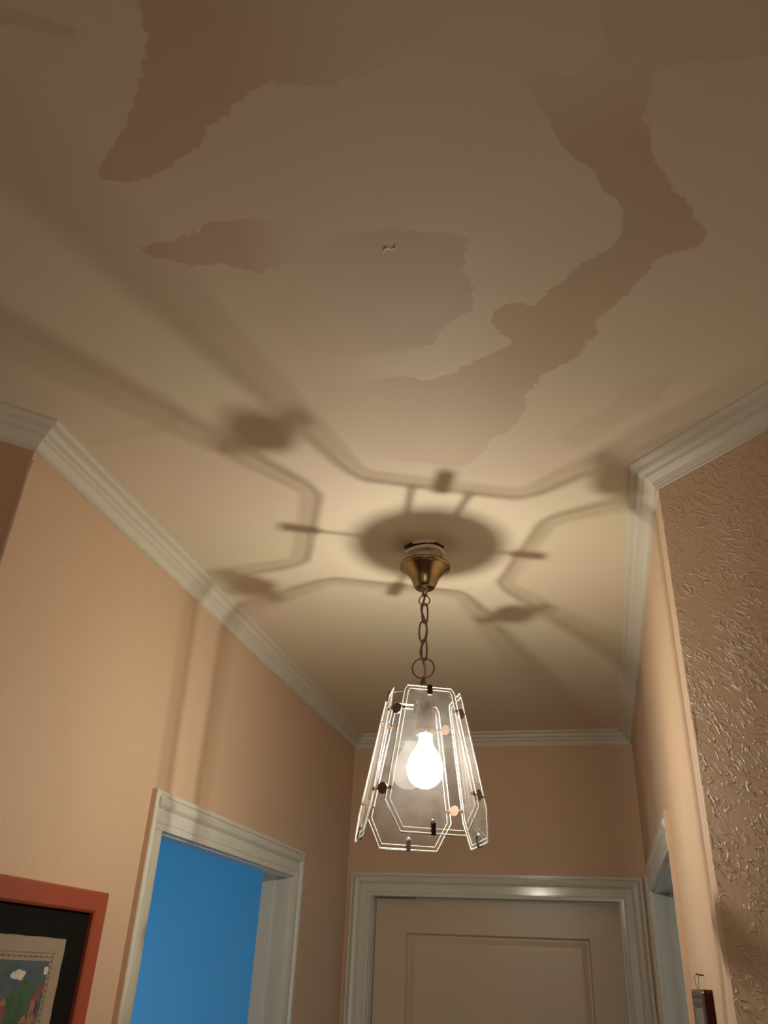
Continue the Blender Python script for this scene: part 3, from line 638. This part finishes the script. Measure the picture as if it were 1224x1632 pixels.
mats = [art_mat('print_dark_line', (0.10, 0.05, 0.035), (0.14, 0.08, 0.05)), art_mat('print_sky', (0.055, 0.085, 0.10), (0.075, 0.10, 0.11), 45),
        art_mat('print_cloud', (0.55, 0.52, 0.45), (0.62, 0.58, 0.5)), art_mat('print_green', (0.035, 0.085, 0.035), (0.05, 0.11, 0.05), 50),
        art_mat('print_red', (0.24, 0.05, 0.05), (0.30, 0.09, 0.06), 50), art_mat('print_orange', (0.34, 0.13, 0.06), (0.28, 0.16, 0.08), 60),
        art_mat('print_blue', (0.06, 0.06, 0.11), (0.11, 0.09, 0.12), 60), art_mat('print_ground', (0.13, 0.10, 0.07), (0.20, 0.13, 0.08), 55)]
bm = bmesh.new(); X = XL+0.0102
BY1, BZ1 = 1.383, zr(0.006); BY0, BZ0 = QY0+0.028, QZ0+0.024
def rect(y0, z0, y1, z1, mi, d=0.0002): slab(bm, [(y0, z0), (y1, z0), (y1, z1), (y0, z1)], X, X+d, mi)
def blob(cy, cz, ry, rz, mi, d, n=14, j=0.15):
    slab(bm, [(cy+ry*(1+rnd.uniform(-j, j))*math.cos(2*PI*t/n), cz+rz*(1+rnd.uniform(-j, j))*math.sin(2*PI*t/n)) for t in range(n)], X, X+d, mi)
rect(BY0, BZ1-0.0008, BY1+0.004, BZ1, 0); rect(BY1-0.001, BZ0, BY1-0.0004, BZ1+0.003, 0, .0003); rect(BY0, BZ0, BY1, BZ0+0.0008, 0, .0004)
y = BY1-0.005
while y > BY0: blob(y, BZ1-0.006, 0.0026, 0.0016, 0, 0.0004, 8); rect(y-0.0095, BZ1-0.0065, y-0.004, BZ1-0.0055, 0, .0003); y -= 0.0145
z = BZ1-0.012
while z > BZ0: blob(BY1-0.0045, z, 0.0012, 0.0022, 0, 0.0004, 7); z -= 0.0085
SY1, SZ1 = BY1-0.009, BZ1-0.012
rect(BY0+0.006, BZ0+0.006, SY1, SZ1, 1, 0.0005)
blob(SY1-0.075, SZ1-0.020, 0.0150, 0.0075, 2, 0.0014, 22, 0.22); blob(SY1-0.090, SZ1-0.021, 0.007, 0.005, 2, 0.0015, 14, .2); blob(SY1-0.006, SZ1-0.014, 0.0062, 0.0065, 2, 0.0014); blob(SY1-0.17, SZ1-0.016, 0.014, 0.006, 2, 0.0014, 18, .2)
slab(bm, [(SY1-0.11, SZ1-0.088), (SY1-0.028, SZ1-0.088), (SY1-0.036, SZ1-0.060), (SY1-0.044, SZ1-0.030), (SY1-0.058, SZ1-0.026), (SY1-0.068, SZ1-0.042), (SY1-0.095, SZ1-0.052)], X, X+0.0008, 3)
slab(bm, [(SY1-0.26, SZ1-0.088), (SY1-0.15, SZ1-0.088), (SY1-0.17, SZ1-0.05), (SY1-0.2, SZ1-0.03), (SY1-0.24, SZ1-0.05)], X, X+0.0008, 3)
rect(BY0+0.006, BZ0+0.006, SY1, SZ1-0.080, 7, 0.0007)
def house(y, z, wd, h, wall, roof, d=0.0011):
    slab(bm, [(y, z), (y+wd, z), (y+wd, z+h), (y, z+h)], X, X+d, wall)
    slab(bm, [(y-0.002, z+h), (y+wd+0.002, z+h), (y+wd*0.6, z+h*1.45)], X, X+d+0.0001, roof)
    slab(bm, [(y+wd*.35, z+h*.35), (y+wd*.6, z+h*.35), (y+wd*.6, z+h*.65), (y+wd*.35, z+h*.65)], X, X+d+0.0002, 6)
for (a, b, c, d_, e, f) in ((-0.030, -0.090, 0.016, 0.034, 5, 4), (-0.016, -0.075, 0.014, 0.030, 6, 4), (-0.050, -0.112, 0.018, 0.026, 7, 5), (-0.110, -0.085, 0.016, 0.024, 4, 5),
                             (-0.095, -0.12, 0.018, 0.024, 5, 4), (-0.070, -0.13, 0.016, 0.026, 6, 5), (-0.024, -0.128, 0.018, 0.030, 5, 6), (-0.14, -0.11, 0.02, 0.03, 5, 4), (-0.17, -0.13, 0.02, 0.03, 4, 5),
                             (-0.05, -0.17, 0.024, 0.03, 5, 4), (-0.09, -0.2, 0.024, 0.03, 4, 6), (-0.13, -0.18, 0.024, 0.03, 5, 4)):
    house(SY1+a, SZ1+b, c, d_, e, f)
obj('print_figures', bm, mats, sheet)['label'] = 'painted naive village with clouds and hills'

# ------------------------------------------------------------------ small framed mirror on the right wall, hung by a wire from a nail
MY0, MY1, MZ1 = 1.562, 1.745, zr(-0.0015); MZ0 = MZ1-0.30; MX = XR-0.0175
mir = thing('hanging_frame', 'small dark wooden frame hung by a wire loop on the right corridor wall', 'frame', (XR, (MY0+MY1)/2, MZ0))
def rr(y0, y1, z0, z1, r, n=5):
    out = []
    for (cy, cz, a0) in ((y1-r, z0+r, -PI/2), (y1-r, z1-r, 0), (y0+r, z1-r, PI/2), (y0+r, z0+r, PI)):
        for t in range(n+1): out.append((cy+r*math.cos(a0+PI/2*t/n), cz+r*math.sin(a0+PI/2*t/n)))
    return out
bm = bmesh.new(); slab(bm, rr(MY0, MY1, MZ0, MZ1, 0.006), XR-0.0005, MX+0.004); bmesh.ops.recalc_face_normals(bm, faces=bm.faces); obj('back_board', bm, M['dark_wood'], mir)
rings = []; bm = bmesh.new()
for (ins, x) in ((0, MX+0.004), (0.002, MX+0.001), (0.005, MX), (0.010, MX+0.001), (0.012, MX+0.003), (0.014, MX+0.003), (0.018, MX+0.0005), (0.024, MX+0.001), (0.028, MX+0.0038)):
    rings.append([bm.verts.new((x, p[0], p[1])) for p in rr(MY0+ins, MY1-ins, MZ0+ins, MZ1-ins, max(0.001, 0.006-ins*0.2))])
for a, b in zip(rings, rings[1:]):
    for k in range(len(a)): bm.faces.new((a[k], a[(k+1) % len(a)], b[(k+1) % len(a)], b[k]))
bmesh.ops.recalc_face_normals(bm, faces=bm.faces); obj('moulding', bm, M['dark_frame'], mir)
obj('glass', box((MX+0.0030, MY0+0.026, MZ0+0.026), (MX+0.0042, MY1-0.026, MZ1-0.026)), M['mirror'], mir)
ny, nz = 1.668, zr(0.0215)
bm = bmesh.new(); add_tube(bm, [(XR-0.011, ny, MZ1-0.003), (XR-0.010, ny, MZ1+0.006), (XR-0.0085, ny, nz-0.004), (XR-0.0105, ny, nz+0.0005), (XR-0.0135, ny, nz-0.0015), (XR-0.0155, ny+0.006, nz-0.008), (XR-0.0140, ny+0.006, MZ1+0.006), (XR-0.0115, ny+0.003, MZ1-0.002)], 0.0005, 6); obj('wire_loop', bm, M['brown_metal'], mir)
bm = bmesh.new(); add_tube(bm, [(XR+0.004, ny+0.002, nz-0.003), (XR-0.010, ny+0.002, nz-0.001), (XR-0.0115, ny+0.002, nz-0.001)], [0.0011, 0.0011, 0.0024], 10)
tag(obj('nail', bm, M['dark_metal']), 'dark nail head in the right corridor wall above the small hanging frame', 'nail')

# ------------------------------------------------------------------ paint flake on the ceiling
bm = bmesh.new(); fx, fy = -0.2028, 0.730
cl = [(-0.0085, 0.006), (-0.0075, 0.000), (-0.004, -0.0035), (-0.0005, -0.004), (0.003, -0.0005), (0.006, -0.0015), (0.0095, -0.004)]
wd = [0.0016, 0.0024, 0.0020, 0.0018, 0.0016, 0.0018, 0.0012]
top, bot = [], []
for i, ((a, b), q) in enumerate(zip(cl, wd)):
    dz = 0.0016+0.0012*math.sin(i*1.3)
    top.append((bm.verts.new((fx+a, fy+b-q, ZC-dz)), bm.verts.new((fx+a, fy+b+q, ZC-dz*0.4)), bm.verts.new((fx+a, fy+b+q, ZC-dz*0.4+0.0006)), bm.verts.new((fx+a, fy+b-q, ZC-dz+0.0006))))
for a, b in zip(top, top[1:]):
    for k in range(4): bm.faces.new((a[k], a[(k+1) % 4], b[(k+1) % 4], b[k]))
bm.faces.new(top[0]); bm.faces.new(top[-1][::-1]); bmesh.ops.recalc_face_normals(bm, faces=bm.faces)
tag(obj('paint_flake', bm, M['flake']), 'tiny pale curled paint flake stuck to the patchy ceiling', 'flake')
